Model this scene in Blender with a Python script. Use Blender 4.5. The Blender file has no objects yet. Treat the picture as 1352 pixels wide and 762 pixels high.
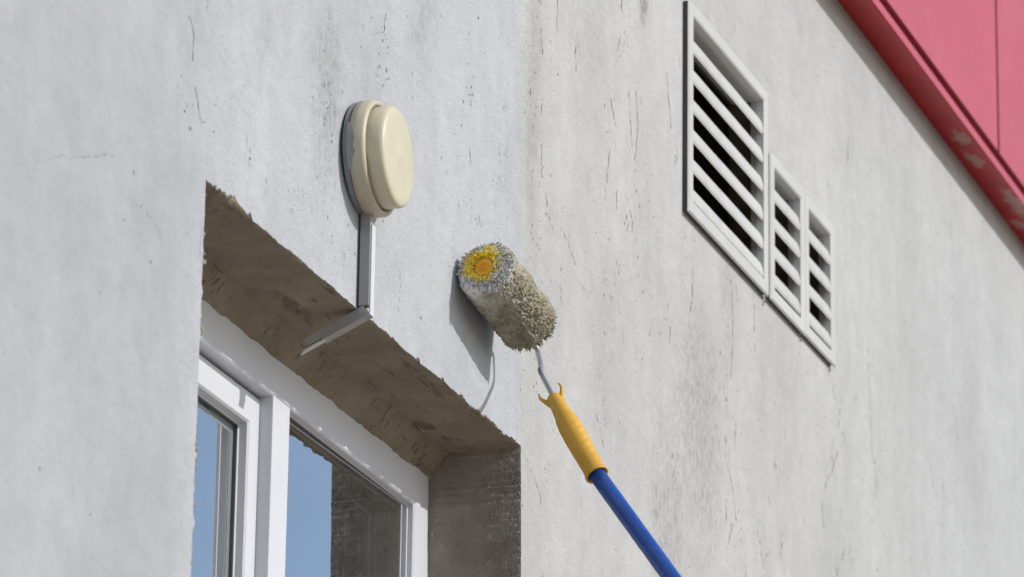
import bpy, bmesh, math, random
from mathutils import Vector, Matrix, noise
random.seed(7)
S = bpy.context.scene
COL = S.collection
V = Vector

# ------------------------------------------------------------------ camera
CAM = V((-6.931, -2.512, 1.600))
FWD = V((0.8889, 0.3218, 0.3267)).normalized()
cd = bpy.data.cameras.new("camera")
cam = bpy.data.objects.new("camera", cd)
COL.objects.link(cam)
_yaw, _pitch, _roll = math.radians(70.08), math.radians(19.07), math.radians(.835)
fw = V((math.sin(_yaw)*math.cos(_pitch), math.cos(_yaw)*math.cos(_pitch), math.sin(_pitch)))
r0 = V((math.cos(_yaw), -math.sin(_yaw), 0)); u0 = r0.cross(fw)
rr = math.cos(_roll)*r0 + math.sin(_roll)*u0
uu = -math.sin(_roll)*r0 + math.cos(_roll)*u0
M = Matrix((rr, uu, -fw)).transposed().to_4x4(); M.translation = CAM
cam.matrix_world = M
cd.sensor_width = 36; cd.sensor_fit = 'HORIZONTAL'
cd.lens = 6470/1352*36
cd.clip_start = 0.1; cd.clip_end = 2000
cd.dof.use_dof = True; cd.dof.focus_distance = 7.6; cd.dof.aperture_fstop = 10.0
S.camera = cam

# ------------------------------------------------------------------ light
SUNDIR = V((0.09, -1.0, 0.66)).normalized()          # towards the sun
el = math.asin(SUNDIR.z); az = math.atan2(SUNDIR.x, SUNDIR.y)
W = bpy.data.worlds.new("World"); S.world = W; W.use_nodes = True
wn = W.node_tree.nodes; wn.clear()
sky = wn.new("ShaderNodeTexSky"); sky.sky_type = 'NISHITA'; sky.sun_disc = False
sky.sun_elevation = el; sky.sun_rotation = az; sky.altitude = 100; sky.air_density = 1.0; sky.dust_density = 1.2; sky.ozone_density = 1.3
bg = wn.new("ShaderNodeBackground"); bg.inputs[1].default_value = 0.14
wo = wn.new("ShaderNodeOutputWorld")
W.node_tree.links.new(sky.outputs[0], bg.inputs[0]); W.node_tree.links.new(bg.outputs[0], wo.inputs[0])
sl = bpy.data.lights.new("sun", 'SUN'); sl.energy = 3.0; sl.angle = math.radians(0.5); sl.color = (1.0, .975, .93)
so = bpy.data.objects.new("sun", sl); COL.objects.link(so); so.location = (0, -20, 20)
so.rotation_euler = SUNDIR.to_track_quat('Z', 'Y').to_euler()
S.view_settings.view_transform = 'Standard'; S.view_settings.look = 'None'
S.view_settings.gamma = 1; S.view_settings.use_curve_mapping = False; S.view_settings.exposure = 0.0

# ------------------------------------------------------------------ node helpers
class NT:
    def __init__(s, name):
        s.m = bpy.data.materials.new(name); s.m.use_nodes = True
        s.t = s.m.node_tree; s.t.nodes.clear()
        s.out = s.t.nodes.new("ShaderNodeOutputMaterial")
    def n(s, typ, **kw):
        x = s.t.nodes.new(typ)
        for k, v in kw.items(): setattr(x, k, v)
        return x
    def l(s, a, b): s.t.links.new(a, b)
    def put(s, inp, v):
        if isinstance(v, bpy.types.NodeSocket): s.l(v, inp)
        else: inp.default_value = v
    def math(s, op, a, b=None, c=None, clamp=False):
        x = s.n("ShaderNodeMath", operation=op); x.use_clamp = clamp
        s.put(x.inputs[0], a)
        if b is not None: s.put(x.inputs[1], b)
        if c is not None: s.put(x.inputs[2], c)
        return x.outputs[0]
    def coord(s):
        return s.n("ShaderNodeTexCoord").outputs['Object']
    def vmul(s, v, k):
        x = s.n("ShaderNodeVectorMath", operation='MULTIPLY'); s.l(v, x.inputs[0]); x.inputs[1].default_value = k
        return x.outputs[0]
    def noise(s, v, scale, detail=4, rough=.55, dist=0):
        x = s.n("ShaderNodeTexNoise"); s.l(v, x.inputs['Vector'])
        x.inputs['Scale'].default_value = scale; x.inputs['Detail'].default_value = detail
        x.inputs['Roughness'].default_value = rough; x.inputs['Distortion'].default_value = dist
        return x.outputs['Fac']
    def ramp(s, f, a, b, lo=0., hi=1.):
        x = s.n("ShaderNodeMapRange"); x.interpolation_type = 'SMOOTHSTEP'
        s.l(f, x.inputs[0]); x.inputs[1].default_value = a; x.inputs[2].default_value = b
        x.inputs[3].default_value = lo; x.inputs[4].default_value = hi
        return x.outputs[0]
    def mix(s, f, a, b):
        x = s.n("ShaderNodeMix", data_type='RGBA')
        s.put(x.inputs[0], f)
        for i, c in ((6, a), (7, b)):
            if isinstance(c, bpy.types.NodeSocket): s.l(c, x.inputs[i])
            else: x.inputs[i].default_value = (*c, 1)
        return x.outputs[2]
    def bump(s, h, strength, dist, prev=None):
        x = s.n("ShaderNodeBump"); x.inputs['Strength'].default_value = strength; x.inputs['Distance'].default_value = dist
        s.l(h, x.inputs['Height'])
        if prev is not None: s.l(prev, x.inputs['Normal'])
        return x.outputs[0]
    def bsdf(s, col, rough=.8, nrm=None, spec=.3, metal=0., **kw):
        b = s.n("ShaderNodeBsdfPrincipled")
        if isinstance(col, bpy.types.NodeSocket): s.l(col, b.inputs['Base Color'])
        else: b.inputs['Base Color'].default_value = (*col, 1)
        s.put(b.inputs['Roughness'], rough)
        b.inputs['Specular IOR Level'].default_value = spec; b.inputs['Metallic'].default_value = metal
        for k, v in kw.items(): s.put(b.inputs[k.replace('_', ' ')], v)
        if nrm is not None: s.l(nrm, b.inputs['Normal'])
        s.l(b.outputs[0], s.out.inputs[0])
        return b

def sep(N, v):
    x = N.n("ShaderNodeSeparateXYZ"); N.l(v, x.inputs[0]); return x.outputs

# ------------------------------------------------------------------ materials
def mat_wall():
    N = NT("weathered_render"); P = N.coord(); X, Y, Z = sep(N, P)
    # soft, wobbly boundaries between repair zones
    wob = N.noise(P, 7, 3)
    xw = N.math('ADD', X, N.math('MULTIPLY', N.math('SUBTRACT', wob, .5), .05))
    bz = N.math('SUBTRACT', N.math('MULTIPLY', N.math('SUBTRACT', Z, 3.94), -.04), -.047)   # painted edge over the window corner
    rightz = N.ramp(N.math('SUBTRACT', N.math('ADD', X, N.math('MULTIPLY', N.math('SUBTRACT', N.noise(P, 40, 2), .5), .015)), bz), -.014, .016)
    leftz = N.ramp(xw, -1.34, -1.16, 1, 0)
    col = N.mix(rightz, (.440, .452, .474), (.460, .460, .452))
    col = N.mix(leftz, col, (.385, .397, .418))
    far = N.ramp(X, 1.4, 3.0)
    col = N.mix(N.math('MULTIPLY', far, .75), col, (.445, .455, .458))
    # cloudy variation, vertical wash
    cl = N.noise(N.vmul(P, (1, 1, .55)), 3.2, 6, .6)
    val = N.math('MULTIPLY', N.ramp(cl, .25, .75, .90, 1.08), N.ramp(N.noise(N.vmul(P, (.9, 1, .8)), 22, 6, .72), .28, .72, .94, 1.05))
    st = N.noise(N.vmul(P, (6, 1, .9)), 1.6, 6, .62, .25)
    st_a = N.ramp(st, .46, .70)
    st2 = N.noise(N.vmul(P, (16, 1, 2.2)), 1.5, 5, .6, .4)
    st_b = N.ramp(st2, .54, .74)
    zonegain = N.mix(leftz, (1, 1, 1), (.12, .12, .12))
    dirt = N.math('ADD', N.math('MULTIPLY', st_a, .06), N.math('MULTIPLY', st_b, .07))
    # places where the grime gathers (x, z, rx, rz, amount)
    spots = [(-1.29,4.10,.05,.12,1.2),(-.80,4.18,.075,.14,1.35),(-1.05,4.18,.04,.09,.6),(.09,4.5,.04,.33,.9),(.66,4.90,.022,.06,2.3),
             (.34,4.72,.11,.12,.5),(.99,4.22,.20,.28,1.25),(.78,3.98,.13,.18,1.25),(1.54,4.39,.13,.20,.45),(2.98,4.75,.12,.24,.55),
             (.22,4.07,.05,.13,.35),(.47,4.25,.08,.16,.45),(-.21,4.42,.12,.18,-.35),(-.42,4.43,.06,.10,.7),(1.17,4.5,.05,.16,.6),
             (-.62,4.16,.07,.12,.8),(2.38,5.19,.15,.2,.3)]
    acc = None
    ws = N.n("ShaderNodeVectorMath", operation='ADD'); N.l(P, ws.inputs[0])
    wnz = N.n("ShaderNodeTexNoise"); N.l(P, wnz.inputs['Vector']); wnz.inputs['Scale'].default_value = 9; wnz.inputs['Detail'].default_value = 4
    wm = N.n("ShaderNodeVectorMath", operation='MULTIPLY_ADD'); N.l(wnz.outputs['Color'], wm.inputs[0])
    wm.inputs[1].default_value = (.10, 0, .16); wm.inputs[2].default_value = (-.05, 0, -.08)
    N.l(wm.outputs[0], ws.inputs[1])
    for (sx, sz, rx, rz, am) in spots:
        a = N.n("ShaderNodeVectorMath", operation='MULTIPLY_ADD'); N.l(ws.outputs[0], a.inputs[0])
        a.inputs[1].default_value = (1/rx, 0, 1/rz); a.inputs[2].default_value = (-sx/rx, 0, -sz/rz)
        ln = N.n("ShaderNodeVectorMath", operation='LENGTH'); N.l(a.outputs[0], ln.inputs[0])
        g = N.ramp(ln.outputs['Value'], 1.35, .15, 0, am)
        acc = g if acc is None else N.math('ADD', acc, g)
    grain = N.ramp(N.noise(N.vmul(P, (60, 1, 26)), 1.6, 5, .68), .40, .66)
    dirt = N.math('ADD', dirt, N.math('MULTIPLY', acc, N.math('MULTIPLY_ADD', grain, .36, .10)))
    # mottle of fine dark dust in the pores, patchy
    pore = N.ramp(N.noise(N.vmul(P, (62, 1, 105)), 1.5, 3, .62), .56, .70)
    patch = N.ramp(N.noise(N.vmul(P, (4, 1, 1.4)), 1.5, 5, .7), .46, .66)
    pz = N.math('MULTIPLY', N.math('MULTIPLY', pore, patch), N.math('SUBTRACT', 1, N.math('MULTIPLY', leftz, .75)))
    dirt = N.math('ADD', dirt, N.math('MULTIPLY', pz, .26))
    speck = N.ramp(N.noise(N.vmul(P, (85, 1, 125)), 1.5, 2, .5), .63, .69)
    clus = N.ramp(N.noise(N.vmul(P, (9, 1, 1.8)), 1.5, 5, .75), .52, .64)
    dirt = N.math('ADD', dirt, N.math('MULTIPLY', N.math('MULTIPLY', speck, clus), .75))
    zg = N.n("ShaderNodeSeparateColor"); N.l(zonegain, zg.inputs[0])
    dirt = N.math('MULTIPLY', dirt, N.math('MULTIPLY_ADD', zg.outputs[0], .9, .1))
    dirt = N.math('MULTIPLY', dirt, N.ramp(X, 2.0, 4.2, 1, .75), clamp=True)
    vv = N.n("ShaderNodeVectorMath", operation='SCALE'); N.l(col, vv.inputs[0]); N.l(val, vv.inputs['Scale'])
    col = N.mix(dirt, vv.outputs[0], (.20, .195, .18))
    # short hair cracks running mostly downwards
    cx = N.noise(N.vmul(P, (26, 1, 4.5)), 1.0, 5, .6, 1.2)
    band = N.ramp(N.math('ABSOLUTE', N.math('SUBTRACT', cx, .5)), .0, .0075, 1, 0)
    msk = N.ramp(N.noise(N.vmul(P, (6, 1, 3)), 1.7, 5, .75), .53, .60)
    brk = N.ramp(N.noise(P, 110, 3, .7), .46, .56)
    crack = N.math('MULTIPLY', N.math('MULTIPLY', band, msk), N.math('MULTIPLY', brk, N.math('SUBTRACT', 1, N.math('MULTIPLY', leftz, .9))))
    # pits
    vo = N.n("ShaderNodeTexVoronoi"); vo.inputs['Scale'].default_value = 1.0
    N.l(N.vmul(P, (46, 46, 34)), vo.inputs['Vector'])
    vs = N.n("ShaderNodeSeparateColor"); N.l(vo.outputs['Color'], vs.inputs[0])
    lim = N.math('MULTIPLY', N.ramp(vs.outputs[0], .92, 1.0), .12)
    pit = N.ramp(N.math('SUBTRACT', vo.outputs['Distance'], lim), -.02, .02, 1, 0)
    pit = N.math('MULTIPLY', pit, N.ramp(vs.outputs[0], .90, .92))
    dark = N.math('MAXIMUM', N.math('MULTIPLY', crack, .75), N.math('MULTIPLY', pit, .6))
    col = N.mix(dark, col, (.10, .095, .085))
    # relief
    Pg = N.vmul(P, (.5, 1, 1))
    fine = N.noise(Pg, 360, 2, .6)
    med = N.noise(N.vmul(P, (.55, 1, .8)), 95, 4, .65)
    trowel = N.noise(N.vmul(P, (.8, 1, 1.0)), 7, 4, .6)
    fs = N.math('MULTIPLY', fine, N.math('MULTIPLY_ADD', leftz, -.75, 1))
    pimp = N.ramp(N.noise(N.vmul(P, (.5, 1, 1)), 230, 2, .5), .60, .74)          # small raised grains
    h = N.math('ADD', N.math('MULTIPLY', fs, .0020), N.math('MULTIPLY', N.math('MULTIPLY', med, N.math('MULTIPLY_ADD', leftz, -.7, 1)), .0034))
    h = N.math('ADD', h, N.math('MULTIPLY', pimp, .0009))
    h = N.math('ADD', h, N.math('MULTIPLY', trowel, .010))
    h = N.math('SUBTRACT', h, N.math('MULTIPLY', dark, .0025))
    b = N.bump(h, .65, 1.0)
    N.bsdf(col, .92, b, .15)
    return N.m

def Y_(N, P): return sep(N, P)[1]
def mat_plaster(name, c1, c2, grain=1.0, scale=1.0, sv=(2.0, 10, 8), sa=.55, crk=0, grit=0):
    N = NT(name); P = N.coord()
    a = N.ramp(N.noise(P, 9*scale, 6, .65), .3, .7)
    col = N.mix(a, c1, c2)
    d = N.ramp(N.noise(N.vmul(P, sv), 3.0, 6, .7, .5), .60, .75)
    col = N.mix(N.math('MULTIPLY', d, sa), col, tuple(x*.45 for x in c1))
    h = N.math('ADD', N.math('MULTIPLY', N.noise(P, 260, 4, .7), .0022*grain), N.math('MULTIPLY', N.noise(P, 70, 4, .65), .0030*grain))
    h = N.math('SUBTRACT', h, N.math('MULTIPLY', d, .003))
    if crk:
        wv = N.noise(N.vmul(P, (2.2, 26, 6)), 1.0, 4, .5, .2)
        ln = N.ramp(N.math('ABSOLUTE', N.math('SUBTRACT', wv, .5)), .0, .013, 1, 0)
        ln = N.math('MULTIPLY', ln, N.ramp(N.noise(P, 12, 4, .7), .50, .66))
        tear = N.ramp(N.noise(N.vmul(P, (95, 30, 30)), 1.2, 4, .7), .58, .74)
        tear = N.math('MULTIPLY', tear, N.ramp(Y_(N, P), .085, .125, .25, 1))
        ln = N.math('MAXIMUM', ln, tear)
        col = N.mix(N.math('MULTIPLY', ln, .42), col, tuple(x*.25 for x in c1))
        h = N.math('SUBTRACT', h, N.math('MULTIPLY', ln, .006))
    if grit:
        gr = N.ramp(N.noise(N.vmul(P, (1, 1, .8)), 230, 2, .5), .50, .70)
        gm = N.ramp(N.math('ADD', Y_(N, P), N.math('MULTIPLY', N.noise(P, 22, 4, .6), .06)), .075, .10, 1, .22)
        h = N.math('ADD', h, N.math('MULTIPLY', N.math('MULTIPLY', gr, gm), .0024*grit))
    N.bsdf(col, .95, N.bump(h, .9, 1.0), .1)
    return N.m

def mat_paint(name, c, rough=.4, var=.06, spec=.5, dirt=0., dirtcol=(.2, .19, .17), scale=6, bump=.0, dscale=14):
    N = NT(name); P = N.coord()
    f = N.noise(P, scale, 4)
    col = N.mix(N.ramp(f, .3, .7), tuple(x*(1-var) for x in c), tuple(min(1, x*(1+var)) for x in c))
    if dirt:
        d = N.ramp(N.noise(P, dscale, 6, .7), .5, .74)
        col = N.mix(N.math('MULTIPLY', d, dirt), col, dirtcol)
    r = N.ramp(N.noise(P, 30, 3), .3, .7, rough*.85, min(1, rough*1.2))
    nb = N.bump(N.noise(P, 180, 3), bump, .001) if bump else None
    N.bsdf(col, r, nb, spec)
    return N.m

def mat_glass():
    N = NT("window_glass"); P = N.coord()
    fr = N.n("ShaderNodeFresnel"); fr.inputs['IOR'].default_value = 1.62
    b = N.bump(N.noise(P, 5, 2), .25, .002); N.l(b, fr.inputs['Normal'])
    gl = N.n("ShaderNodeBsdfGlossy"); gl.inputs['Roughness'].default_value = .0; gl.inputs['Color'].default_value = (.97, .98, 1, 1)
    N.l(b, gl.inputs['Normal'])
    tr = N.n("ShaderNodeBsdfTransparent"); tr.inputs['Color'].default_value = (.80, .85, .84, 1)
    mx = N.n("ShaderNodeMixShader")
    N.l(N.math('MULTIPLY', fr.outputs[0], 4.2, clamp=True), mx.inputs[0]); N.l(tr.outputs[0], mx.inputs[1]); N.l(gl.outputs[0], mx.inputs[2])
    N.l(mx.outputs[0], N.out.inputs[0])
    return N.m

def mat_red_trim():
    N = NT("red_enamel_trim"); P = N.coord(); X, Y, Z = sep(N, P)
    col = N.mix(N.ramp(N.noise(P, 5, 4), .3, .7), (.34, .006, .008), (.44, .012, .014))
    # bare patches where the enamel has come off
    tot = None
    for (a, w, y0) in ((2.72, .05, -.045), (2.86, .055, -.034), (3.16, .13, -.058), (3.42, .08, -.05), (3.30, .03, -.03)):
        q = N.n("ShaderNodeVectorMath", operation='MULTIPLY_ADD'); N.l(P, q.inputs[0])
        q.inputs[1].default_value = (1/w, 1/.022, 0); q.inputs[2].default_value = (-a/w, -y0/.022, 0)
        ln = N.n("ShaderNodeVectorMath", operation='LENGTH'); N.l(q.outputs[0], ln.inputs[0])
        g = N.math('SUBTRACT', 1.1, ln.outputs['Value'])
        tot = g if tot is None else N.math('MAXIMUM', tot, g)
    m = N.ramp(N.math('ADD', tot, N.math('MULTIPLY', N.math('SUBTRACT', N.noise(P, 30, 6, .8), .5), 4.5)), .1, .5)
    col = N.mix(N.math('MULTIPLY', m, .55), col, (.40, .34, .28))
    N.bsdf(col, .42, None, .3)
    return N.m

def mat_nap():
    N = NT("paint_caked_wool"); P = N.coord()
    at = N.n("ShaderNodeAttribute"); at.attribute_name = "tint"
    f = N.ramp(N.noise(P, 160, 4, .7), .3, .7, .80, 1.18)
    vv = N.n("ShaderNodeVectorMath", operation='SCALE'); N.l(at.outputs['Color'], vv.inputs[0]); N.l(f, vv.inputs['Scale'])
    h = N.math('ADD', N.math('MULTIPLY', N.noise(P, 420, 4, .7), .0012), N.math('MULTIPLY', N.noise(P, 150, 3, .6), .002))
    N.bsdf(vv.outputs[0], .8, N.bump(h, .8, 1.0), .25)
    return N.m

def mat_lamp(name, c, dirty):
    N = NT(name); P = N.coord(); X, Y, Z = sep(N, P)
    col = N.mix(N.ramp(N.noise(P, 14, 4), .3, .7), c, tuple(x*.90 for x in c))
    sp = N.ramp(N.noise(N.vmul(P, (1, 1, .5)), 55, 5, .7), .60, .72)
    dz = N.math('MULTIPLY', sp, N.ramp(N.noise(P, 12, 3), .45, .62, .05, 1))
    col = N.mix(N.math('MULTIPLY', dz, .5*dirty), col, (.20, .17, .13))
    wash = N.ramp(N.noise(N.vmul(P, (1.2, 1.2, .5)), 20, 4), .45, .72)
    col = N.mix(N.math('MULTIPLY', wash, .30*dirty), col, (.36, .32, .25))
    N.bsdf(col, .42, N.bump(N.noise(P, 300, 2), .15, .0006), .45)
    return N.m

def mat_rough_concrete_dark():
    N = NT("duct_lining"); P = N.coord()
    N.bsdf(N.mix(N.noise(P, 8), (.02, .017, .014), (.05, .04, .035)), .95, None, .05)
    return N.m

WALL = mat_wall()
SOFF = mat_plaster("raw_brown_plaster", (.245, .202, .152), (.325, .274, .212), 1.2, crk=1)
JAMB = mat_plaster("rough_brown_plaster", (.245, .210, .178), (.37, .325, .280), 1.6, 1.4, (6, 6, 5), .25, 0, 1.0)
CRUMB = mat_plaster("broken_plaster_edge", (.27, .235, .19), (.44, .40, .34), 1.0)
DARKC = mat_paint("grime_in_cracks", (.22, .21, .195), .95, .3, .05)
PVC = mat_paint("white_pvc", (.61, .62, .655), .42, .01, .35)
GASK = mat_paint("dark_rubber_gasket", (.09, .095, .10), .6, .1, .3)
SPACER = mat_paint("grey_spacer_bar", (.20, .215, .22), .4, .05, .5)
GLASS = mat_glass()
VENT = mat_paint("grey_white_vent_paint", (.51, .51, .49), .5, .05, .35, .22, (.33, .31, .27), 4, .2, 18)
VENTGAP = mat_paint("vent_gap_shade", (.10, .10, .095), .7, .08, .2, .5)  # near-black, the shade of the gap put into the colour
DUCT = mat_rough_concrete_dark()
COLLAR = mat_paint("brown_duct_collar", (.10, .075, .055), .9, .2, .1)
CREAM = mat_lamp("aged_cream_plastic", (.54, .475, .345), 1.0)
CREAMLENS = mat_lamp("aged_cream_cover", (.62, .565, .40), .35)
WORN = mat_paint("worn_grey_plastic", (.30, .29, .285), .7, .1, .2, .2)
GREYRUB = mat_paint("grey_rubber_seal", (.24, .24, .255), .8, .12, .2, .3)
TRUNKSHADE = mat_paint("shaded_side_trunking", (.31, .295, .29), .35, .05, .5, .35, (.25, .22, .19), 8, .1, 25)  # greyed so that the side away from the sun looks shaded
TRUNK2 = mat_paint("pale_translucent_trunking", (.40, .38, .355), .35, .08, .4, .6, (.20, .165, .13), 8, .1, 40)
CABLE = mat_paint("white_cable", (.62, .60, .58), .45, .05, .4, .3)
REDP = mat_paint("faded_red_panel", (.48, .098, .134), .5, .035, .3, .10, (.55, .30, .33), 1.4, .0, 3.5)
REDT = mat_red_trim()
REDD = mat_paint("dark_red_joint", (.10, .004, .006), .6, .1, .2)
NAP = mat_nap()
CORE = mat_paint("orange_yellow_plastic", (.86, .40, .008), .35, .05, .5, .15, (.75, .62, .30), 30, .1, 60)
GRIP = mat_paint("amber_yellow_grip", (.64, .36, .040), .45, .06, .45, .35, (.52, .33, .10), 20, .3, 55)
STEEL = NT("zinc_plated_steel"); STEEL.bsdf((.50, .50, .50), .35, None, .5, .85); STEEL = STEEL.m
BLUE = mat_paint("blue_enamelled_pole", (.010, .070, .32), .36, .08, .5, .35, (.10, .18, .42), 25, .1, 90)
CURT = mat_paint("linen_curtain", (.30, .30, .29), .9, .05, .1)
ROOM = mat_paint("interior_plaster", (.32, .30, .27), .9, .05, .1)
def mat_ground():
    N = NT("paving_ground"); P = N.coord()
    c = N.mix(N.ramp(N.noise(P, .8, 6), .3, .7), (.30, .265, .215), (.40, .355, .295))
    b = N.n("ShaderNodeTexBrick"); b.inputs['Scale'].default_value = 1.0; N.l(P, b.inputs['Vector'])
    b.inputs['Mortar Size'].default_value = .012; b.inputs['Brick Width'].default_value = .6; b.inputs['Row Height'].default_value = .3
    N.bsdf(N.mix(N.math('MULTIPLY', b.outputs['Fac'], .6), c, (.08, .07, .06)), .9, N.bump(N.noise(P, 60), .5, .004), .2)
    return N.m
GROUND = mat_ground()

# ------------------------------------------------------------------ object helpers
def fb(x, y, z, s, o=4):
    return noise.fractal(V((x*s, y*s, z*s)), .9, 2.1, o)

def mesh_obj(name, verts, faces, mat, parent=None, smooth=False, kind=None):
    me = bpy.data.meshes.new(name)
    me.from_pydata([tuple(v) for v in verts], [], faces)
    if mat: me.materials.append(mat)
    if smooth: me.polygons.foreach_set("use_smooth", [True]*len(me.polygons))
    me.update()
    o = bpy.data.objects.new(name, me); COL.objects.link(o)
    if parent is not None:
        o.parent = parent
        o.matrix_parent_inverse = parent.matrix_basis.inverted()
    if kind: o['kind'] = kind
    return o

def thing(name, label, cat, loc=(0, 0, 0), group=None):
    o = bpy.data.objects.new(name, None); COL.objects.link(o)
    o.location = loc; o['label'] = label; o['category'] = cat
    o.empty_display_size = .1
    if group: o['group'] = group
    return o

def join(parts):
    vs, fs = [], []
    for v, f in parts:
        n = len(vs); vs += list(v); fs += [tuple(i+n for i in q) for q in f]
    return vs, fs

def box(x0, x1, y0, y1, z0, z1, bev=0.):
    if not bev:
        v = [(x, y, z) for x in (x0, x1) for y in (y0, y1) for z in (z0, z1)]
        f = [(0,1,3,2),(4,6,7,5),(0,4,5,1),(2,3,7,6),(0,2,6,4),(1,5,7,3)]
        return [V(a) for a in v], f
    bm = bmesh.new(); bmesh.ops.create_cube(bm, size=1)
    for q in bm.verts:
        q.co = V((x0+(q.co.x+.5)*(x1-x0), y0+(q.co.y+.5)*(y1-y0), z0+(q.co.z+.5)*(z1-z0)))
    bmesh.ops.bevel(bm, geom=bm.edges[:], offset=bev, segments=2, affect='EDGES', profile=.6)
    bm.verts.index_update()
    r = [q.co.copy() for q in bm.verts], [tuple(a.index for a in f.verts) for f in bm.faces]
    bm.free(); return r

def ring(x0, x1, z0, z1, prof, close=True):
    """a profile [(inset, y)...] swept round a rectangle in the XZ plane with mitred corners"""
    v, f = [], []
    for (i, y) in prof:
        v += [V((x0+i, y, z0+i)), V((x1-i, y, z0+i)), V((x1-i, y, z1-i)), V((x0+i, y, z1-i))]
    n = len(prof)
    rng = range(n) if close else range(n-1)
    for k in rng:
        a, b = 4*k, 4*((k+1) % n)
        for c in range(4):
            d = (c+1) % 4
            f.append((a+c, b+c, b+d, a+d))
    return v, f

def tube(pts, rads, seg=12, cap=True, smoothpts=0):
    pts = [V(p) for p in pts]
    if not isinstance(rads, (list, tuple)): rads = [rads]*len(pts)
    if smoothpts:
        np_, nr = [], []
        n = len(pts)
        for i in range(n-1):
            p0, p1, p2, p3 = pts[max(i-1, 0)], pts[i], pts[i+1], pts[min(i+2, n-1)]
            for k in range(smoothpts):
                t = k/smoothpts
                np_.append(.5*((2*p1)+(p2-p0)*t+(2*p0-5*p1+4*p2-p3)*t*t+(3*p1-p0-3*p2+p3)*t**3))
                nr.append(rads[i]*(1-t)+rads[i+1]*t)
        np_.append(pts[-1]); nr.append(rads[-1]); pts, rads = np_, nr
    v, f = [], []
    t0 = (pts[1]-pts[0]).normalized()
    a = t0.orthogonal().normalized()
    for i, p in enumerate(pts):
        t = (pts[min(i+1, len(pts)-1)]-pts[max(i-1, 0)]).normalized()
        a = (a - t*a.dot(t)).normalized(); b = t.cross(a)
        for k in range(seg):
            th = 2*math.pi*k/seg
            v.append(p + rads[i]*(a*math.cos(th)+b*math.sin(th)))
    for i in range(len(pts)-1):
        for k in range(seg):
            k2 = (k+1) % seg
            f.append((i*seg+k, i*seg+k2, (i+1)*seg+k2, (i+1)*seg+k))
    if cap:
        f.append(tuple(range(seg-1, -1, -1))); f.append(tuple(range((len(pts)-1)*seg, len(pts)*seg)))
    return v, f

def lathe(c, axis, up, prof, seg=64, close=False):
    """prof = [(distance along axis, radius)]"""
    axis = V(axis).normalized(); up = V(up); up = (up-axis*up.dot(axis)).normalized(); sd = axis.cross(up)
    v, f = [], []
    for (d, r) in prof:
        for k in range(seg):
            th = 2*math.pi*k/seg
            v.append(V(c)+axis*d+r*(up*math.cos(th)+sd*math.sin(th)))
    for i in range(len(prof)-1):
        for k in range(seg):
            k2 = (k+1) % seg
            f.append((i*seg+k, (i+1)*seg+k, (i+1)*seg+k2, i*seg+k2))
    if prof[-1][1] < 1e-3 or close: f.append(tuple((len(prof)-1)*seg+k for k in range(seg)))
    return v, f

def lump(c, s, seed, squash=(1, 1, 1), sub=1):
    bm = bmesh.new(); bmesh.ops.create_icosphere(bm, subdivisions=sub, radius=1)
    for q in bm.verts:
        k = 1+.55*noise.noise(V((q.co.x*1.6+seed*3.1, q.co.y*1.6, q.co.z*1.6-seed)))
        q.co = V((q.co.x*squash[0], q.co.y*squash[1], q.co.z*squash[2]))*s*k + V(c)
    bm.verts.index_update()
    r = [q.co.copy() for q in bm.verts], [tuple(a.index for a in f.verts) for f in bm.faces]
    bm.free(); return r

# ------------------------------------------------------------------ ground
g = mesh_obj('ground', [(-300, -300, 0), (300, -300, 0), (300, 300, 0), (-300, 300, 0)], [(0, 1, 2, 3)], GROUND, kind='structure')

# ------------------------------------------------------------------ the rendered wall
XL, XR, ZT, ZB = -1.222, 0.053, 3.900, 2.55       # window opening in the wall face
YF = .150                                          # face of the window frame
wall = thing('plaster_wall', 'weathered grey-white rendered house wall with streaks, pits and hairline cracks', 'wall')

def lintel_z(x):
    """height of the broken lower edge of the render over the window"""
    z = ZT + .0035*fb(x, 0, 3.3, 14, 5) + .0016*noise.noise(V((x*95, 2.2, 0))) + .0009*noise.noise(V((x*260, 5.2, 0)))
    t = max(0, 1-abs(x+1.135)/.075); z += t*(.006+.012*abs(noise.noise(V((x*60, 9, 1)))))
    t = max(0, 1-abs(x+.13)/.10); z += t*.006*noise.noise(V((x*45, 4, 1)))
    t = max(0, 1-abs(x+.02)/.07); z += t*.007*noise.noise(V((x*55, 7, 1)))
    z += max(0., .004*(noise.noise(V((x*38, 1, 8)))-.35)*6)
    return z
def right_x(z):
    return XR + .045*(ZT-z)*(1 if z > 3.5 else .4/(ZT-z)) + .0012*fb(0, z, 1.1, 22, 4) + .0012*noise.noise(V((8, z*160, 0))) 
def left_x(z):
    x = XL - .004*(ZT-z) + .0015*fb(0, z, 7.1, 18, 4)
    k = noise.noise(V((3.3, z*42, 0)))
    if z < 3.86: x += max(0, k-.25)*.016
    return x

NX, STEP = 380, .0034
xs = [XL+(XR-XL)*i/NX for i in range(NX+1)]
zs = []
z = ZT
while z > ZB+.001:
    zs.append(z); z -= (.0034 if z > 3.1 else .03)
zs.append(ZB)
def strip(a, b, rev=False):
    n = len(a); f = []
    for i in range(n-1):
        q = (i, i+1, n+i+1, n+i)
        f.append(q[::-1] if rev else q)
    return a+b, f
parts = []
ZH = 3.96
top = [V((x, 0, ZH)) for x in xs]; low = [V((x, 0, lintel_z(x))) for x in xs]
parts.append(strip(low, top, False))
rin = [V((right_x(z), 0, z)) for z in zs]; rin[0] = V((XR, 0, lintel_z(XR)))
XH = XR+.14
rout = [V((XH, 0, z)) for z in zs]; rout[0] = V((XH, 0, ZT))
parts.append(strip(rin, rout, False))
XG = XL-.06
lin = [V((left_x(z), 0, z)) for z in zs]; lin[0] = V((XL, 0, lintel_z(XL)))
lout = [V((XG, 0, z)) for z in zs]
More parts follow.
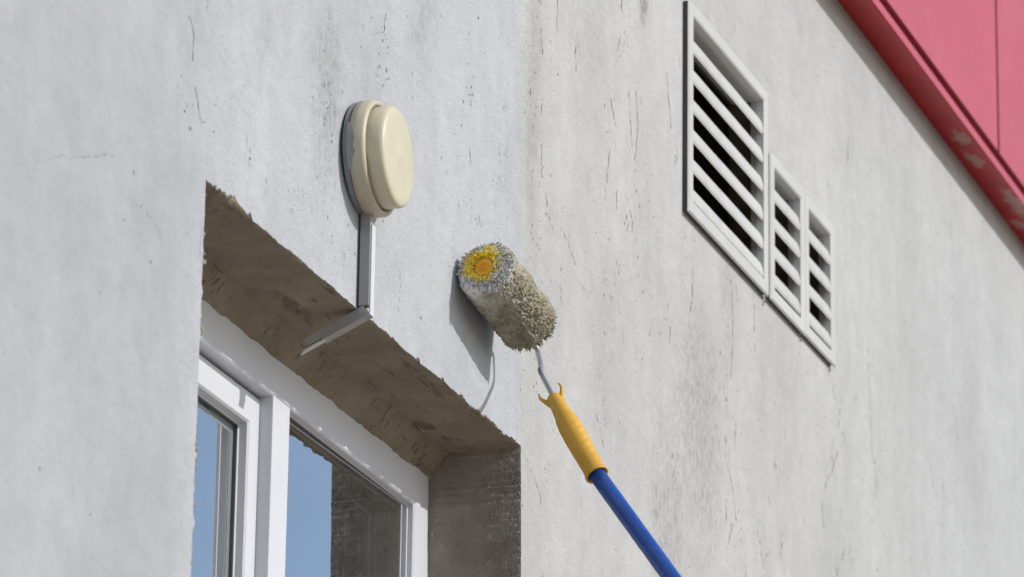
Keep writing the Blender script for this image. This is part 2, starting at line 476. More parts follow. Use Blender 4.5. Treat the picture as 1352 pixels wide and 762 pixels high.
parts.append(strip(lin, lout, True))
# corner pieces above the jambs
parts.append(([V((XR, 0, lintel_z(XR))), V((XH, 0, ZT)), V((XH, 0, ZH)), V((XR, 0, ZH))], [(0, 1, 2, 3)]))
parts.append(([V((XG, 0, ZT)), V((XL, 0, lintel_z(XL))), V((XL, 0, ZH)), V((XG, 0, ZH))], [(0, 1, 2, 3)]))
# the rest as a grid with holes
VENTS = [(.884, 1.378, 4.585, 4.996), (1.392, 1.622, 4.587, 4.884), (1.626, 1.833, 4.589, 4.883)]
holes = [(XG, XH, ZB, ZH)] + [(a+.018, b-.018, c+.018, d-.018) for a, b, c, d in VENTS]
bx_ = sorted({-9., 9.} | {h[0] for h in holes} | {h[1] for h in holes})
bz_ = sorted({0., 7.6} | {h[2] for h in holes} | {h[3] for h in holes})
for i in range(len(bx_)-1):
    for j in range(len(bz_)-1):
        cx, cz = (bx_[i]+bx_[i+1])/2, (bz_[j]+bz_[j+1])/2
        if any(h[0] < cx < h[1] and h[2] < cz < h[3] for h in holes): continue
        parts.append(([V((bx_[i], 0, bz_[j])), V((bx_[i+1], 0, bz_[j])), V((bx_[i+1], 0, bz_[j+1])), V((bx_[i], 0, bz_[j+1]))], [(0, 1, 2, 3)]))
# ends and back of the wall so that it has thickness
parts.append(([V((-9, 0, 0)), V((-9, 0, 7.6)), V((-9, .4, 7.6)), V((-9, .4, 0))], [(0, 1, 2, 3)]))
v, f = join(parts)
mesh_obj('render_coat', v, f, WALL, wall)

# soffit of the reveal: grid in x and y
NY = 44
sv, sf = [], []
for i, x in enumerate(xs):
    for j in range(NY+1):
        y = YF*j/NY
        zz = ZT
        if j == 0: z_ = lintel_z(x)
        else:
            z_ = ZT - .001 - .045*y + .0030*fb(x, y*.9, 0, 12, 5) + .0016*fb(x, y*3, 2, 50, 3)
            e = math.exp(-y/.006); z_ = z_*(1-e) + (lintel_z(x)-.0015)*e
            t = (y-(YF-.034))/.034
            if t > 0: z_ -= t*(.035+.0022*fb(x, y, 5, 25, 3))
            # gouge beside the trunking
            gq = math.hypot((x+.70)/.075, (y-.085)/.012)
            if gq < 1.6: z_ += .020*max(0, 1-gq/1.6)*(.6+noise.noise(V((x*60, y*120, 3))))
            if y > .02:
                z_ -= .0022*max(0, noise.noise(V((x*9+y*8, y*80, 1.3)))-.25)
        sv.append(V((x, y, z_)))
for i in range(NX):
    for j in range(NY):
        a = i*(NY+1)+j
        sf.append((a, a+1, a+NY+2, a+NY+1))
mesh_obj('soffit', sv, sf, SOFF, wall, smooth=False)

# right jamb (slightly splayed) and left jamb
def jamb_grid(fx, side):
    v, f = [], []
    for i, z in enumerate(zs):
        for j in range(NY+1):
            y = YF*j/NY
            e0 = fx(z)
            if side > 0:
                x = e0 - (.150*min(y, .055) + .10*max(0, y-.055))
                rough = 1.0 if y < .055 + .010*noise.noise(V((z*14, 0, 0))) + .006*noise.noise(V((z*50, 3, 0))) else .38
                if j:
                    x += rough*(.0005*fb(.3, y, z, 55, 4) + .0005*noise.noise(V((y*90, z*90, 4)))) + .002*fb(.7, y, z, 9, 2)
                    if rough > .5: x -= .0006
                    ci = math.hypot((y-.130), (z-3.765))
                    if abs(ci-.013) < .004 and y > .127: x -= .003*(1-abs(ci-.013)/.004)
            else:
                x = e0 - .08*y + (.001*fb(.3, y, z, 55, 4) if j else 0)
            v.append(V((x, y, z)))
    n = NY+1
    for i in range(len(zs)-1):
        for j in range(NY):
            a = i*n+j
            q = (a, a+1, a+n+1, a+n)
            f.append(q if side > 0 else q[::-1])
    return v, f
v, f = jamb_grid(right_x, 1)
for k in range(NY+1): v[k].z += .004
mesh_obj('jamb', v, f, JAMB, wall)
v, f = jamb_grid(left_x, -1)
mesh_obj('jamb', v, f, JAMB, wall)

# broken crumbs of plaster along the lintel and jamb edges
cr = []
random.seed(3)
for k in range(330):
    x = random.uniform(XL, XR)
    if k < 70: x = random.uniform(-1.20, -1.06)
    elif k < 130: x = random.uniform(-.20, .03)
    if k > 130 and noise.noise(V((x*13, 3, 3))) < .02: continue
    s = random.uniform(.0008, .0026)*(1.7 if random.random() < .12 else 1)
    cr.append(lump((x, random.uniform(.0006, .004), lintel_z(x)-random.uniform(-.002, .0012)), s, k, (1.7, .9, .6)))
for k in range(120):
    z = random.uniform(3.1, 3.88)
    s = random.uniform(.001, .0026)*(2.0 if random.random() < .15 else 1)
    cr.append(lump((left_x(z)+random.uniform(-.001, .003), random.uniform(0, .004), z), s, k+500, (1, 1, 1.4)))
for k in range(60):
    z = random.uniform(3.3, 3.89)
    s = random.uniform(.0008, .0018)
    cr.append(lump((right_x(z)-random.uniform(0, .001), random.uniform(.001, .005), z), s, k+700, (1, 1, 1.3)))
v, f = join(cr)
mesh_obj('plaster_crumbs', v, f, CRUMB, wall, kind='stuff')

# hairline cracks: thin irregular grooves traced over the wall face
CR = [[(-1.481,3.785),(-1.420,3.791),(-1.382,3.778),(-1.339,3.771)],[(-1.723,3.754),(-1.612,3.793),(-1.521,3.831)],
[(0.230,4.331),(0.276,4.314),(0.308,4.291)],[(0.339,4.269),(0.379,4.255)],[(0.132,4.442),(0.137,4.385)],[(0.121,4.645),(0.130,4.599)],
[(0.153,4.364),(0.177,4.326),(0.204,4.309)],[(0.483,4.562),(0.468,4.509),(0.453,4.460)],[(1.808,4.579),(1.840,4.562),(1.866,4.534)],
[(1.181,4.555),(1.190,4.470),(1.176,4.363)],[(1.143,4.209),(1.189,4.151),(1.207,4.100)],[(0.071,3.893),(0.134,3.861),(0.157,3.827)],
[(-1.298,4.112),(-1.277,4.086),(-1.282,4.051)],[(-1.269,4.018),(-1.250,3.986),(-1.244,3.972)],[(0.849,4.702),(0.858,4.683),(0.840,4.661),(0.849,4.680)],
[(-0.155,4.220),(-0.147,4.202)],[(0.070,4.302),(0.078,4.289)],[(0.790,4.817),(0.818,4.719)],[(0.620,4.718),(0.630,4.637),(0.614,4.582)],
[(1.339,4.122),(1.367,4.079),(1.386,4.045)],[(1.129,4.000),(1.138,3.979)],[(1.319,4.578),(1.327,4.455)],[(2.102,4.748),(2.122,4.530),(2.148,4.474)],
[(0.411,4.073),(0.431,4.052),(0.460,4.021)],[(-0.204,4.314),(-0.196,4.279)],[(-0.579,4.392),(-0.580,4.361)],[(1.976,5.126),(1.968,5.066)],[(0.296,4.679),(0.302,4.633)]]
random.seed(21)
BANDS = [(-1.27, .05, 3.95, 4.25), (-.80, .06, 4.0, 4.35), (-.58, .05, 4.1, 4.4), (-.20, .05, 4.2, 4.6), (.09, .035, 3.7, 4.9), (.16, .04, 3.9, 4.9), (.46, .06, 3.9, 4.9),
         (.62, .05, 4.2, 5.0), (.80, .07, 3.9, 4.4), (1.0, .09, 3.9, 4.6), (1.18, .06, 4.0, 4.6), (1.4, .08, 3.8, 4.5), (1.85, .06, 4.1, 4.6), (2.15, .08, 4.2, 5.2), (2.7, .1, 4.4, 5.2)]
for k in range(42):
    b_ = random.choice(BANDS[4:] if k > 8 else BANDS)
    x = random.gauss(b_[0], b_[1]); z = random.uniform(b_[2], b_[3]); L = random.uniform(.006, .030)
    if XL-.02 < x < XR+.02 and z-L < ZT+.02: continue
    pts = [(x, z)]; dx = random.gauss(.1, .5)
    for q in range(random.randint(1, 4)):
        x += dx*L*.5+random.gauss(0, .006); z -= L*random.uniform(.5, 1.2); pts.append((x, z))
    if z < ZT+.02 and XL-.02 < x < XR+.02: continue
    CR.append(pts)
cv, cf = [], []
for ci, c in enumerate(CR):
    faint = ci in (0, 1, 22)
    for s in range(len(c)-1):
        a, b = V((c[s][0], 0, c[s][1])), V((c[s+1][0], 0, c[s+1][1]))
        d = b-a; L = d.length; d.normalize(); nrm = V((-d.z, 0, d.x))
        n = max(2, int(L/.002)); prev = None
        for k in range(n+1):
            p = a + d*(L*k/n)
            p = p + nrm*(.0055*noise.noise(V((p.x*55, ci, p.z*55))) + .002*noise.noise(V((p.x*260, ci, p.z*260))))
            w = (.0005 if faint else .0008)*(.9+1.5*noise.noise(V((p.x*90, ci+9, p.z*90))) + .7*noise.noise(V((p.x*400, ci+9, p.z*400))))
            w = min(w, .0015)
            if w < .00022: prev = None; continue
            q = (len(cv), len(cv)+1)
            cv += [p+V((w, -.0006, 0)), p+V((-w, -.0006, 0))]
            if prev: cf.append((prev[0], prev[1], q[1], q[0]))
            prev = q
fl_v, fl_f = [], []
for k in range(1150):
    if random.random() < .85:
        b_ = random.choice(BANDS); x = random.gauss(b_[0], b_[1]*.7); z = random.uniform(b_[2], b_[3])
        if noise.noise(V((x*14, 1, z*5))) < -.05: continue
    else: x = random.uniform(-1.9, 3.2); z = random.uniform(3.3, 5.4)
    if XL-.01 < x < XR+.01 and z < ZT+.015: continue
    if any(h[0]-.03 < x < h[1]+.03 and h[2]-.03 < z < h[3]+.03 for h in VENTS): continue
    if x < -1.3 and random.random() < .6: continue
    r = random.uniform(.0005, .0013)*(2.0 if random.random() < .05 else 1); n0 = len(fl_v)
    sl_ = random.uniform(-.5, .5); st_ = random.uniform(.8, 3.0)
    for q in range(6):
        an = q*math.pi/3; rr2 = r*random.uniform(.6, 1.3)
        fl_v.append(V((x+math.cos(an)*rr2*1.2+sl_*math.sin(an)*rr2, -.0006, z+math.sin(an)*rr2*st_)))
    fl_f.append(tuple(range(n0, n0+6)))
mesh_obj('pits', fl_v, fl_f, DARKC, wall, kind='stuff')
mesh_obj('hairline_cracks', cv, cf, DARKC, wall, kind='stuff')

# ------------------------------------------------------------------ dark room behind the window
rv, rf = [], []
rm = [box(-2.6, 1.2, .36, 3.6, 1.4, 4.4)]
v, f = join(rm)
f = [q for q in f if q != (0, 4, 5, 1)]
fr_ = ring(-2.6, 1.2, 1.4, 4.4, [(0, .36), (.9, .36)], False)
room = mesh_obj('room', v, f, ROOM, kind='structure')
ins = []
ins.append(box(-1.36, XL-.01, YF+.072, .36, ZB, ZT+.12)); ins.append(box(XR+.035, .30, YF+.072, .36, ZB, ZT+.12))
ins.append(box(-1.36, .30, YF+.072, .36, ZT-.025, ZT+.12)); ins.append(box(-1.36, .30, YF+.072, .36, ZB-.1, ZB+.02))
ins.append(box(-2.6, -1.36, .34, .36, 1.4, 4.4)); ins.append(box(.30, 1.2, .34, .36, 1.4, 4.4))
ins.append(box(-1.36, .30, .34, .36, ZT+.12, 4.4)); ins.append(box(-1.36, .30, .34, .36, 1.4, ZB-.1))
v, f = join(ins); mesh_obj('inner_reveal', v, f, ROOM, wall)

cv, cf = [], []
n = 260
for i in range(n+1):
    x = -1.25 + 1.42*i/n
    y = .42 + .020*math.sin(x*46+1.5*math.sin(x*9)) + .008*math.sin(x*91+2)
    cv += [V((x, y, 2.3)), V((x, y+.004, 3.98))]
for i in range(n): cf.append((2*i, 2*i+2, 2*i+3, 2*i+1))
c = mesh_obj('curtain', cv, cf, CURT, smooth=True)
c['label'] = 'grey curtain hanging in folds inside the room behind the glass'; c['category'] = 'curtain'

# ------------------------------------------------------------------ window
XF0, XF1, ZF0, ZF1 = -1.285, .034, ZB+.03, 3.855
win = thing('window', 'white plastic double-glazed window set deep in the brown plaster reveal', 'window', (0, YF, ZF0))
FW, ZI = .054, 3.798
prof = [(0, YF+.07), (0, YF+.002), (.002, YF), (FW-.003, YF), (FW, YF+.003), (FW, YF+.033), (FW, YF+.07)]
v, f = ring(XF0, XF1, ZF0, ZI+FW, prof)
# far stile a little narrower than the head
for q in v:                                                        # frame runs on behind the plaster
    if q.z > ZI+FW-.0045: q.z += .022
    if q.x > XF1-.0045: q.x += .012
frame = mesh_obj('window_frame', v, f, PVC, win)
MX0, MX1 = -.604, -.539
# mullion
def vbar(x0, x1, z0, z1, y0, y1, b=.002):
    v, f = box(x0, x1, y0, y1, z0, z1, b); return v, f
parts = [vbar(MX0, MX1, ZF0+FW, ZI+.0005, YF+.0007, YF+.07)]
v, f = join(parts); mesh_obj('mullion', v, f, PVC, win)
# fixed light: glazing bead, gasket, pane
GX0, GX1, GZ1 = MX1, XF1-FW, ZI
v, f = ring(GX0+.0005, GX1-.0005, ZF0+FW+.0005, GZ1-.0005, [(0, YF+.0110), (.0022, YF+.0118), (.0032, YF+.0150), (.0032, YF+.040), (0, YF+.040)])
mesh_obj('glazing_bead', v, f, PVC, win)
v, f = ring(GX0+.0038, GX1-.0038, ZF0+FW+.0038, GZ1-.0038, [(0, YF+.0125), (.0012, YF+.0130), (.0012, YF+.018), (0, YF+.018)])
mesh_obj('gasket', v, f, GASK, win)
v, f = ring(GX0+.0042, GX1-.0042, ZF0+FW+.0042, GZ1-.0042, [(0, YF+.0200), (.012, YF+.0200), (.012, YF+.034), (0, YF+.034)])
mesh_obj('spacer_bar', v, f, SPACER, win)
def pane(x0, x1, z0, z1, y, tilt=0.):
    # tilt = how much deeper the far edge sits than the near edge
    v = [V((x0, y, z0)), V((x1, y+tilt, z0)), V((x1, y+tilt, z1)), V((x0, y, z1))]
    return mesh_obj('glass_pane', v, [(0, 1, 2, 3)], GLASS, win)
pane(GX0+.0040, GX1-.0040, ZF0+FW+.0040, GZ1-.0040, YF+.0170, -.0048)
pane(GX0+.0045, GX1-.0045, ZF0+FW+.0045, GZ1-.0045, YF+.0350, .003)
# opening sash on the near side
SX0, SX1, SZ0, SZ1 = XF0+FW-.010, -.596, ZF0+FW-.02, ZI-.004
YS = YF+.022
sw = .047
prof = [(0, YS+.045), (0, YS+.002), (.002, YS), (sw-.003, YS), (sw, YS+.003), (sw, YS+.014), (sw+.003, YS+.016), (sw+.003, YS+.045)]
v, f = ring(SX0, SX1, SZ0, SZ1, prof)
mesh_obj('sash', v, f, PVC, win)
v, f = ring(SX0+sw+.003, SX1-sw-.003, SZ0+sw+.003, SZ1-sw-.003, [(0, YS+.0165), (.0015, YS+.017), (.0015, YS+.022), (0, YS+.022)])
mesh_obj('gasket', v, f, GASK, win)
v, f = ring(SX0+sw+.0035, SX1-sw-.0035, SZ0+sw+.0035, SZ1-sw-.0035, [(0, YS+.0225), (.014, YS+.0225), (.014, YS+.037), (0, YS+.037)])
mesh_obj('spacer_bar', v, f, SPACER, win)
pane(SX0+sw+.0037, SX1-sw-.0037, SZ0+sw+.0037, SZ1-sw-.0037, YS+.020, .003)
pane(SX0+sw+.0037, SX1-sw-.0037, SZ0+sw+.0037, SZ1-sw-.0037, YS+.038, .002)
# seal line between sash and frame
v, f = ring(XF0+FW, MX0, ZF0+FW, ZI, [(.0003, YF+.032), (.014, YF+.032), (.014, YF+.04), (.0003, YF+.04)])
mesh_obj('gasket', v, f, GASK, win)
v, f = box(-1.30, .12, -.05, YF+.02, ZB-.03, ZB+.03, .004); mesh_obj('sill', v, f, PVC, win)

# ------------------------------------------------------------------ ventilation grilles
def vent(x0, x1, z0, z1, nb, ztop, pitch, label, thick):
    t = thing('vent_grille', label, 'vent', (x0, 0, z0), 'ventilation grilles side by side on the wall')
    yo = -thick
    prof = [(.003, yo+.004), (0, yo+.003), (.003, yo), (.024, yo), (.027, yo+.002), (.0285, .002), (.0285, .014), (.019, .014), (.019, .0015), (.019, yo+.004)]
    v, f = ring(x0, x1, z0, z1, prof); mesh_obj('frame', v, f, VENT, t)
    v, f = ring(x0+.004, x1-.004, z0+.004, z1-.004, [(0, .001), (0, yo+.0035), (.014, yo+.0035), (.014, .001)])  # dark ring in place of the shaded gap behind the flange
    mesh_obj('gap_shade_ring', v, f, VENTGAP, t)
    a, b = x0+.0287, x1-.0287
    P = [(-.0085, 0), (-.0105, .004), (-.0105, .012), (-.0088, .021), (-.0055, .030), (.0, .037), (.008, .0425), (.0095, .0415), (.002, .0355), (-.0030, .0285), (-.0062, .021), (-.0078, .012), (-.0075, .003)]
    sl_me = None
    for k in range(nb):
        zt = ztop - k*pitch
        zb = zt-.0425
        cut = max(0, (z0+.0290)-zb)
        if sl_me is None or cut > 0:
            v = []; f = []
            NS = 7
            for s in range(NS+1):
                x = a+.0006+(b-a-.0012)*s/NS
                for (py, pz) in P:
                    v.append(V((x-a, py, max(pz, cut) + .0003*math.sin(s*1.9+k))))
            m = len(P)
            for s in range(NS):
                for q in range(m):
                    q2 = (q+1) % m
                    f.append((s*m+q, s*m+q2, (s+1)*m+q2, (s+1)*m+q))
            f.append(tuple(range(m))[::-1]); f.append(tuple(range(NS*m, NS*m+m)))
            me = bpy.data.meshes.new('slat'); me.from_pydata([tuple(p) for p in v], [], f); me.materials.append(VENT); me.update()
            if cut == 0: sl_me = me
        else: me = sl_me
        o = bpy.data.objects.new('slat', me); COL.objects.link(o); o.parent = t
        o.location = V((a, 0, zb)) - V(t.location)
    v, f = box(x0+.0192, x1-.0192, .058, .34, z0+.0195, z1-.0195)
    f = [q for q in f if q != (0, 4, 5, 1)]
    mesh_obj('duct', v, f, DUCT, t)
    v, f = box(x0+.0287, x1-.0287, .0142, .050, z1-.0285, z1-.0245); mesh_obj('top_return', v, f, VENT, t)
    v, f = ring(x0, x1, z0, z1, [(.0192, .0145), (.027, .0145), (.027, .058), (.0192, .058)])
    mesh_obj('collar', v, f, COLLAR, t)
    return t
vent(*VENTS[0], 6, 4.943, .0575, 'largest grey-white louvred vent grille, tall with six wide slats', .013)
vent(*VENTS[1], 4, 4.834, .0568, 'small louvred vent grille beside the large one, dark strip along its edge', .0125)
vent(*VENTS[2], 4, 4.834, .0568, 'small louvred vent grille farthest from the window, last of the row', .0115)
# mortar smears hanging under the grilles
ms = []
for k, (x, z) in enumerate([(1.375, 4.584), (1.383, 4.580), (1.378, 4.573), (1.62, 4.587), (1.624, 4.580), (1.815, 4.588), (1.825, 4.583)]):
    ms.append(lump((x, -.001, z), .0034, k+40, (1.1, .7, 1.0)))
v, f = join(ms); mesh_obj('mortar_smears', v, f, CRUMB, wall, kind='stuff')

# ------------------------------------------------------------------ red cladding above the wall
clad = thing('red_cladding', 'faded red sheet metal cladding with dark seams and a projecting drip trim', 'cladding', (0, 0, 5.38))
pr = [(.0, 5.3935), (-.012, 5.3915), (-.034, 5.3865), (-.055, 5.3815), (-.0640, 5.3800), (-.0665, 5.3815), (-.0670, 5.3850), (-.0670, 5.4010), (-.0655, 5.4030), (-.0630, 5.4030), (-.0620, 5.4010), (-.0618, 5.3890), (-.0540, 5.3870), (-.034, 5.3910), (-.012, 5.3960), (0, 5.398)]
pr = [(y*1.12, z) for y, z in pr]
v, f = [], []
XA, XB, n = -3.0, 9.0, 40
for s in range(n+1):
    x = XA+(XB-XA)*s/n
    w = .0007*noise.noise(V((x*1.7, 0, 0)))
    for (y, z) in pr: v.append(V((x, y, z+w)))
m = len(pr)
for s in range(n):
    for q in range(m):
        q2 = (q+1) % m
        f.append((s*m+q, (s+1)*m+q, (s+1)*m+q2, s*m+q2))
drip = mesh_obj('drip_trim', v, f, REDT, clad)
drip.data.materials.append(REDP)                                   # the outer lip takes the paler panel red
for i, p in enumerate(drip.data.polygons):
    if i % m in (5, 6, 7, 8): p.material_index = 1
v, f = box(XA, XB, -.030, -.004, 5.398, 7.6); mesh_obj('backing', v, f, REDD, clad)
seams = [-3.0, -.64, .56, 1.76, 2.968, 4.16, 5.36, 6.56, 9.0]
for a, b in zip(seams[:-1], seams[1:]):
    v, f = box(a+.009, b-.009, -.0660, -.0305, 5.440, 7.6, .003)
    mesh_obj('panel', v, f, REDP, clad)
# rivets / chips on the panel near the seam
for (x, z) in ((2.70, 5.80), (2.78, 5.765)):
    v, f = lump((x, -.0662, z), .006, 3, (1.4, .15, 1)); mesh_obj('paint_chip', v, f, REDT, clad)

# ------------------------------------------------------------------ bulkhead lamp
LC = V((-.660, -.0030, 4.130))
lamp = thing('wall_lamp', 'round yellowed cream lamp with a stepped cover, fixed above the window', 'lamp', tuple(LC))
ax = V((.055, -1, -.0)).normalized()
RB, RL = .0868, .0758
SEG = 96
LK = .88
pb = [(.007, RB-.004), (.008, RB), (.020, RB), (.029, RB), (.0325, RB-.0012), (.0345, RB-.004), (.0350, RL+.0045), (.0335, RL+.003), (.0300, RL+.0025), (.0300, 0.0005)]
pb = [(d*LK, r) for d, r in pb]
v, f = lathe(LC, ax, (0, 0, 1), pb, SEG); o = mesh_obj('lamp_base', v, f, CREAM, lamp, smooth=True)
pl = [(.0305, RL-.001), (.034, RL), (.055, RL), (.0605, RL-.0012), (.0635, RL-.0040), (.0650, RL-.0085), (.0656, RL-.020), (.0662, RL-.05), (.0664, .0005)]
pl = [(d*LK, r) for d, r in pl]
v, f = lathe(LC, ax, (0, 0, 1), pl, SEG); mesh_obj('lamp_cover', v, f, CREAMLENS, lamp, smooth=True)
pg = [(-.003, RB-.002), (.0015, RB-.0015), (.0050, RB-.0020), (.0060, RB-.006)]
v, f = lathe(LC, ax, (0, 0, 1), pg, SEG); mesh_obj('rubber_seal', v, f, GREYRUB, lamp, smooth=True)
# worn grey patch on the rim of the base towards the window
pv, pf = [], []
for i in range(30):
    t = i/29; th = math.radians(70+50*t)
    d1 = .0085+ .011*math.sin(math.pi*t)**.6*(1+.35*noise.noise(V((t*7, 1, 2))))
    for d in (.0078, d1):
        c0 = LC+ax*d
        pv.append(c0+(RB+.0004)*V((-math.sin(th), 0, math.cos(th))))
for i in range(29): pf.append((2*i, 2*i+1, 2*i+3, 2*i+2))
mesh_obj('worn_patch', pv, pf, WORN, lamp, smooth=True)
for o in lamp.children:
    for p in o.data.polygons:
        if len(p.vertices) > 4: p.use_smooth = False

# ------------------------------------------------------------------ cable trunking
tr = thing('cable_trunking', 'grey-white cable trunking running down from the lamp and bent under the lintel', 'trunking', (-.66, 0, 3.9))
TX0, TX1, TD = -.6640, -.6500, -.0195
parts = [box(TX0, TX1, TD, -.0035, 3.902, LC.z-RB+.004, .0012), box(TX0+.003, TX1-.0005, -.0035, 0.0, 3.904, LC.z-RB+.004)]
v, f = join(parts[:1]); mesh_obj('vertical_channel', v, f, TRUNKSHADE, tr)
v, f = parts[1]; mesh_obj('backing_strip', v, f, GASK, tr)
v, f = box(TX0+.0022, TX1+.0022, TD-.0022, TD+.0004, 3.888, LC.z-RB-.016, .0006); mesh_obj('sunlit_front_plate', v, f, PVC, tr)  # white plate paints the sunlit front of the channel
# inclined length hanging below the soffit
A = V((-.6570, -.015, 3.893)); B = V((-.6570, .082, 3.849))
d = (B-A).normalized(); sx_ = V((1, 0, 0)); up_ = sx_.cross(d).normalized()
if up_.z < 0: up_ = -up_
def obox(a, b, w, h, off=0., side=0.):
    v = []
    for p in (a, b):
        for i in (-1, 1):
            for j in (-1, 1):
                v.append(p + sx_*(w/2*i+side) + up_*(h/2*j+off))
    return v, [(0, 1, 3, 2), (4, 6, 7, 5), (0, 4, 5, 1), (2, 3, 7, 6), (0, 2, 6, 4), (1, 5, 7, 3)]
v, f = join([obox(A, B-d*.006, .015, .0125, .003), obox(A-d*.004, B-d*.030, .0172, .0036, -.0056)])
mesh_obj('inclined_channel', v, f, TRUNK2, tr)
for k in range(3):
    off = V((-.0045+.0045*k, 0, 0)) + up_*(-.0065+.001*k)
    v, f = tube([B-d*.035+off, B-d*.01+off, B+d*(.002+.004*k)+off], .0022, 8); mesh_obj('cable', v, f, CABLE, tr, smooth=True)

# ------------------------------------------------------------------ paint roller
E1 = V((-.262, -.0490, 4.0915)); E2 = V((-.086, -.0605, 4.0535))
AX = (E2-E1).normalized(); LEN = (E2-E1).length; RN = .0468
U = (V((0, 0, 1))-AX*AX.z).normalized(); Wd = AX.cross(U)       # Wd points away from the wall or into it
if Wd.y > 0: Wd = -Wd                                            # make it outward
roll_t = thing('paint_roller', 'shaggy paint roller with amber grip on a long blue pole, pressed to the wall', 'paint roller', tuple(E1))
def cyl(u, th, r):
    return E1 + AX*u + r*(U*math.cos(th) + Wd*math.sin(th))
sunl = SUNDIR
def nap_tone(u, th, rnd):
    """paint on the wool: whiter near the visible end and on the side rolled against the wall"""
    base = V((.345, .320, .225))
    lo = V((.235, .215, .150)); wh = V((.74, .72, .68))
    wallside = -math.sin(th)
    w = max(0, 1-u/.075)*(.25+.75*max(0, min(1, (wallside+.25)/.7)))*(1 if math.cos(th) < .35 else .6)
    w += max(0, 1-u/.012)*.6
    w = max(0, min(1, w+.35*noise.noise(V((u*40, math.cos(th)*2, math.sin(th)*2)))))
    c = base.lerp(lo, max(0, min(1, .35+rnd*.9+.8*noise.noise(V((u*60, math.cos(th)*3, math.sin(th)*3+4))))))
    return c.lerp(wh, w)
def smooth_side(u, th):
    """0 = stands up shaggy, 1 = caked flat"""
    a = max(0, min(1, (-math.cos(th)+.15)/.7))*max(0, min(1, (-math.sin(th)+.85)/.7))
    return a*max(.15, 1-u/(LEN*.75))
nv, nf, ncol = [], [], []
NU, NTH = 200, 320
def nap_r(u, th):
    r = RN
    e = min(u, LEN-u)
    if e < .014: r -= .014-math.sqrt(max(0, .014**2-(.014-e)**2))
    s = smooth_side(u, th)
    k = (1-s*.75)
    r += k*(.0036*(.5-abs(noise.noise(V((u*170, math.cos(th)*8, math.sin(th)*8))))*2.2) + .0013*(.4-abs(noise.noise(V((u*420+5, math.cos(th)*19, math.sin(th)*19))))*2)) + k*(.0026*fb(u, math.cos(th)*.045, math.sin(th)*.045, 75, 4)+.0010*noise.noise(V((u*300, math.cos(th)*14, math.sin(th)*14))))
    r += .0015*fb(u, math.cos(th)*.045, math.sin(th)*.045, 22, 2)
    return r
for i in range(NU+1):
    u = LEN*i/NU
    for j in range(NTH):
        th = 2*math.pi*j/NTH
        nv.append(cyl(u, th, nap_r(u, th))); ncol.append(nap_tone(u, th, noise.noise(V((u*200, math.cos(th)*9, math.sin(th)*9)))*.6))
for i in range(NU):
    for j in range(NTH):
        j2 = (j+1) % NTH
        nf.append((i*NTH+j, i*NTH+j2, (i+1)*NTH+j2, (i+1)*NTH+j))
# ends: rings closing towards the core
def add_end(u0, sgn):
    prev = [(0 if sgn < 0 else NU)*NTH+j for j in range(NTH)]
    for (r, du) in ((.032, .003), (.026, .003), (.0155, .0010)):
        cur = []
        for j in range(NTH):
            th = 2*math.pi*j/NTH
            cur.append(len(nv))
            nv.append(cyl(u0+sgn*(du+.002*noise.noise(V((math.cos(th)*8, math.sin(th)*8, r*90)))), th, r)); ncol.append(V((.85, .60, .05)) if (sgn < 0 and r < .03) else V((.62, .60, .56)))
        for j in range(NTH):
            j2 = (j+1) % NTH
            q = (prev[j], prev[j2], cur[j2], cur[j]); nf.append(q)
        prev = cur
add_end(0, -1); add_end(LEN, 1)

def set_tint(o, cols):
    a = o.data.color_attributes.new("tint", 'FLOAT_COLOR', 'POINT')
    fl = []
    for c in cols: fl += [c[0], c[1], c[2], 1]
    a.data.foreach_set("color", fl)
sleeve = mesh_obj('roller_sleeve', nv, nf, NAP, roll_t, smooth=True); set_tint(sleeve, ncol)

def tuft(out, cols, p, d, L, w, col, bend=None):
    """tapered, slightly bent 4-sided lock of wool"""
    a = d.orthogonal().normalized()
    a = (Matrix.Rotation(random.uniform(0, 3.14), 3, d) @ a); b = d.cross(a)
    bend = bend or V((0, 0, 0))
    n = len(out[0])
    for (t, ww) in ((0, 1), (.7, .85)):
        q = p + d*(L*t) + bend*(L*t*t)
        for (ca, cb) in ((1, 0), (0, .7), (-1, 0), (0, -.7)):
            out[0].append(q + a*(w*ww*ca) + b*(w*ww*cb)); cols.append(col*(.82+.3*t))
    out[0].append(p+d*L+bend*L); cols.append(col*1.12)
    for k in range(4):
        k2 = (k+1) % 4
        out[1].append((n+k, n+k2, n+4+k2, n+4+k)); out[1].append((n+4+k, n+4+k2, n+8))
out = ([], []); cols = []
random.seed(11)
for k in range(1300):
    u = random.uniform(.000, LEN); th = random.uniform(0, 2*math.pi)
    s = smooth_side(u, th)
    if random.random() < s*.93: continue
    rad = (U*math.cos(th)+Wd*math.sin(th)); tan = (-U*math.sin(th)+Wd*math.cos(th))
    edge = max(0, 1-(LEN-u)/.02)
    sw_ = noise.noise(V((u*45, math.cos(th)*2.4, math.sin(th)*2.4+7)))
    d = (rad*(.26+.22*random.random()) + tan*(-.55*math.sin(th)+.7*sw_+random.uniform(-.25, .25)) + AX*(.25+1.2*edge+random.uniform(-.4, .4)) + V((0, 0, -.25))).normalized()
    p = cyl(u, th, nap_r(u, th)-.0012)
    col = nap_tone(u, th, random.uniform(-.35, .55))
    tuft(out, cols, p, d, random.uniform(.0016, .0032)*(1+.9*edge), random.uniform(.0010, .0020), col, V((0, 0, -.3))+rad*random.uniform(-.5, .1))
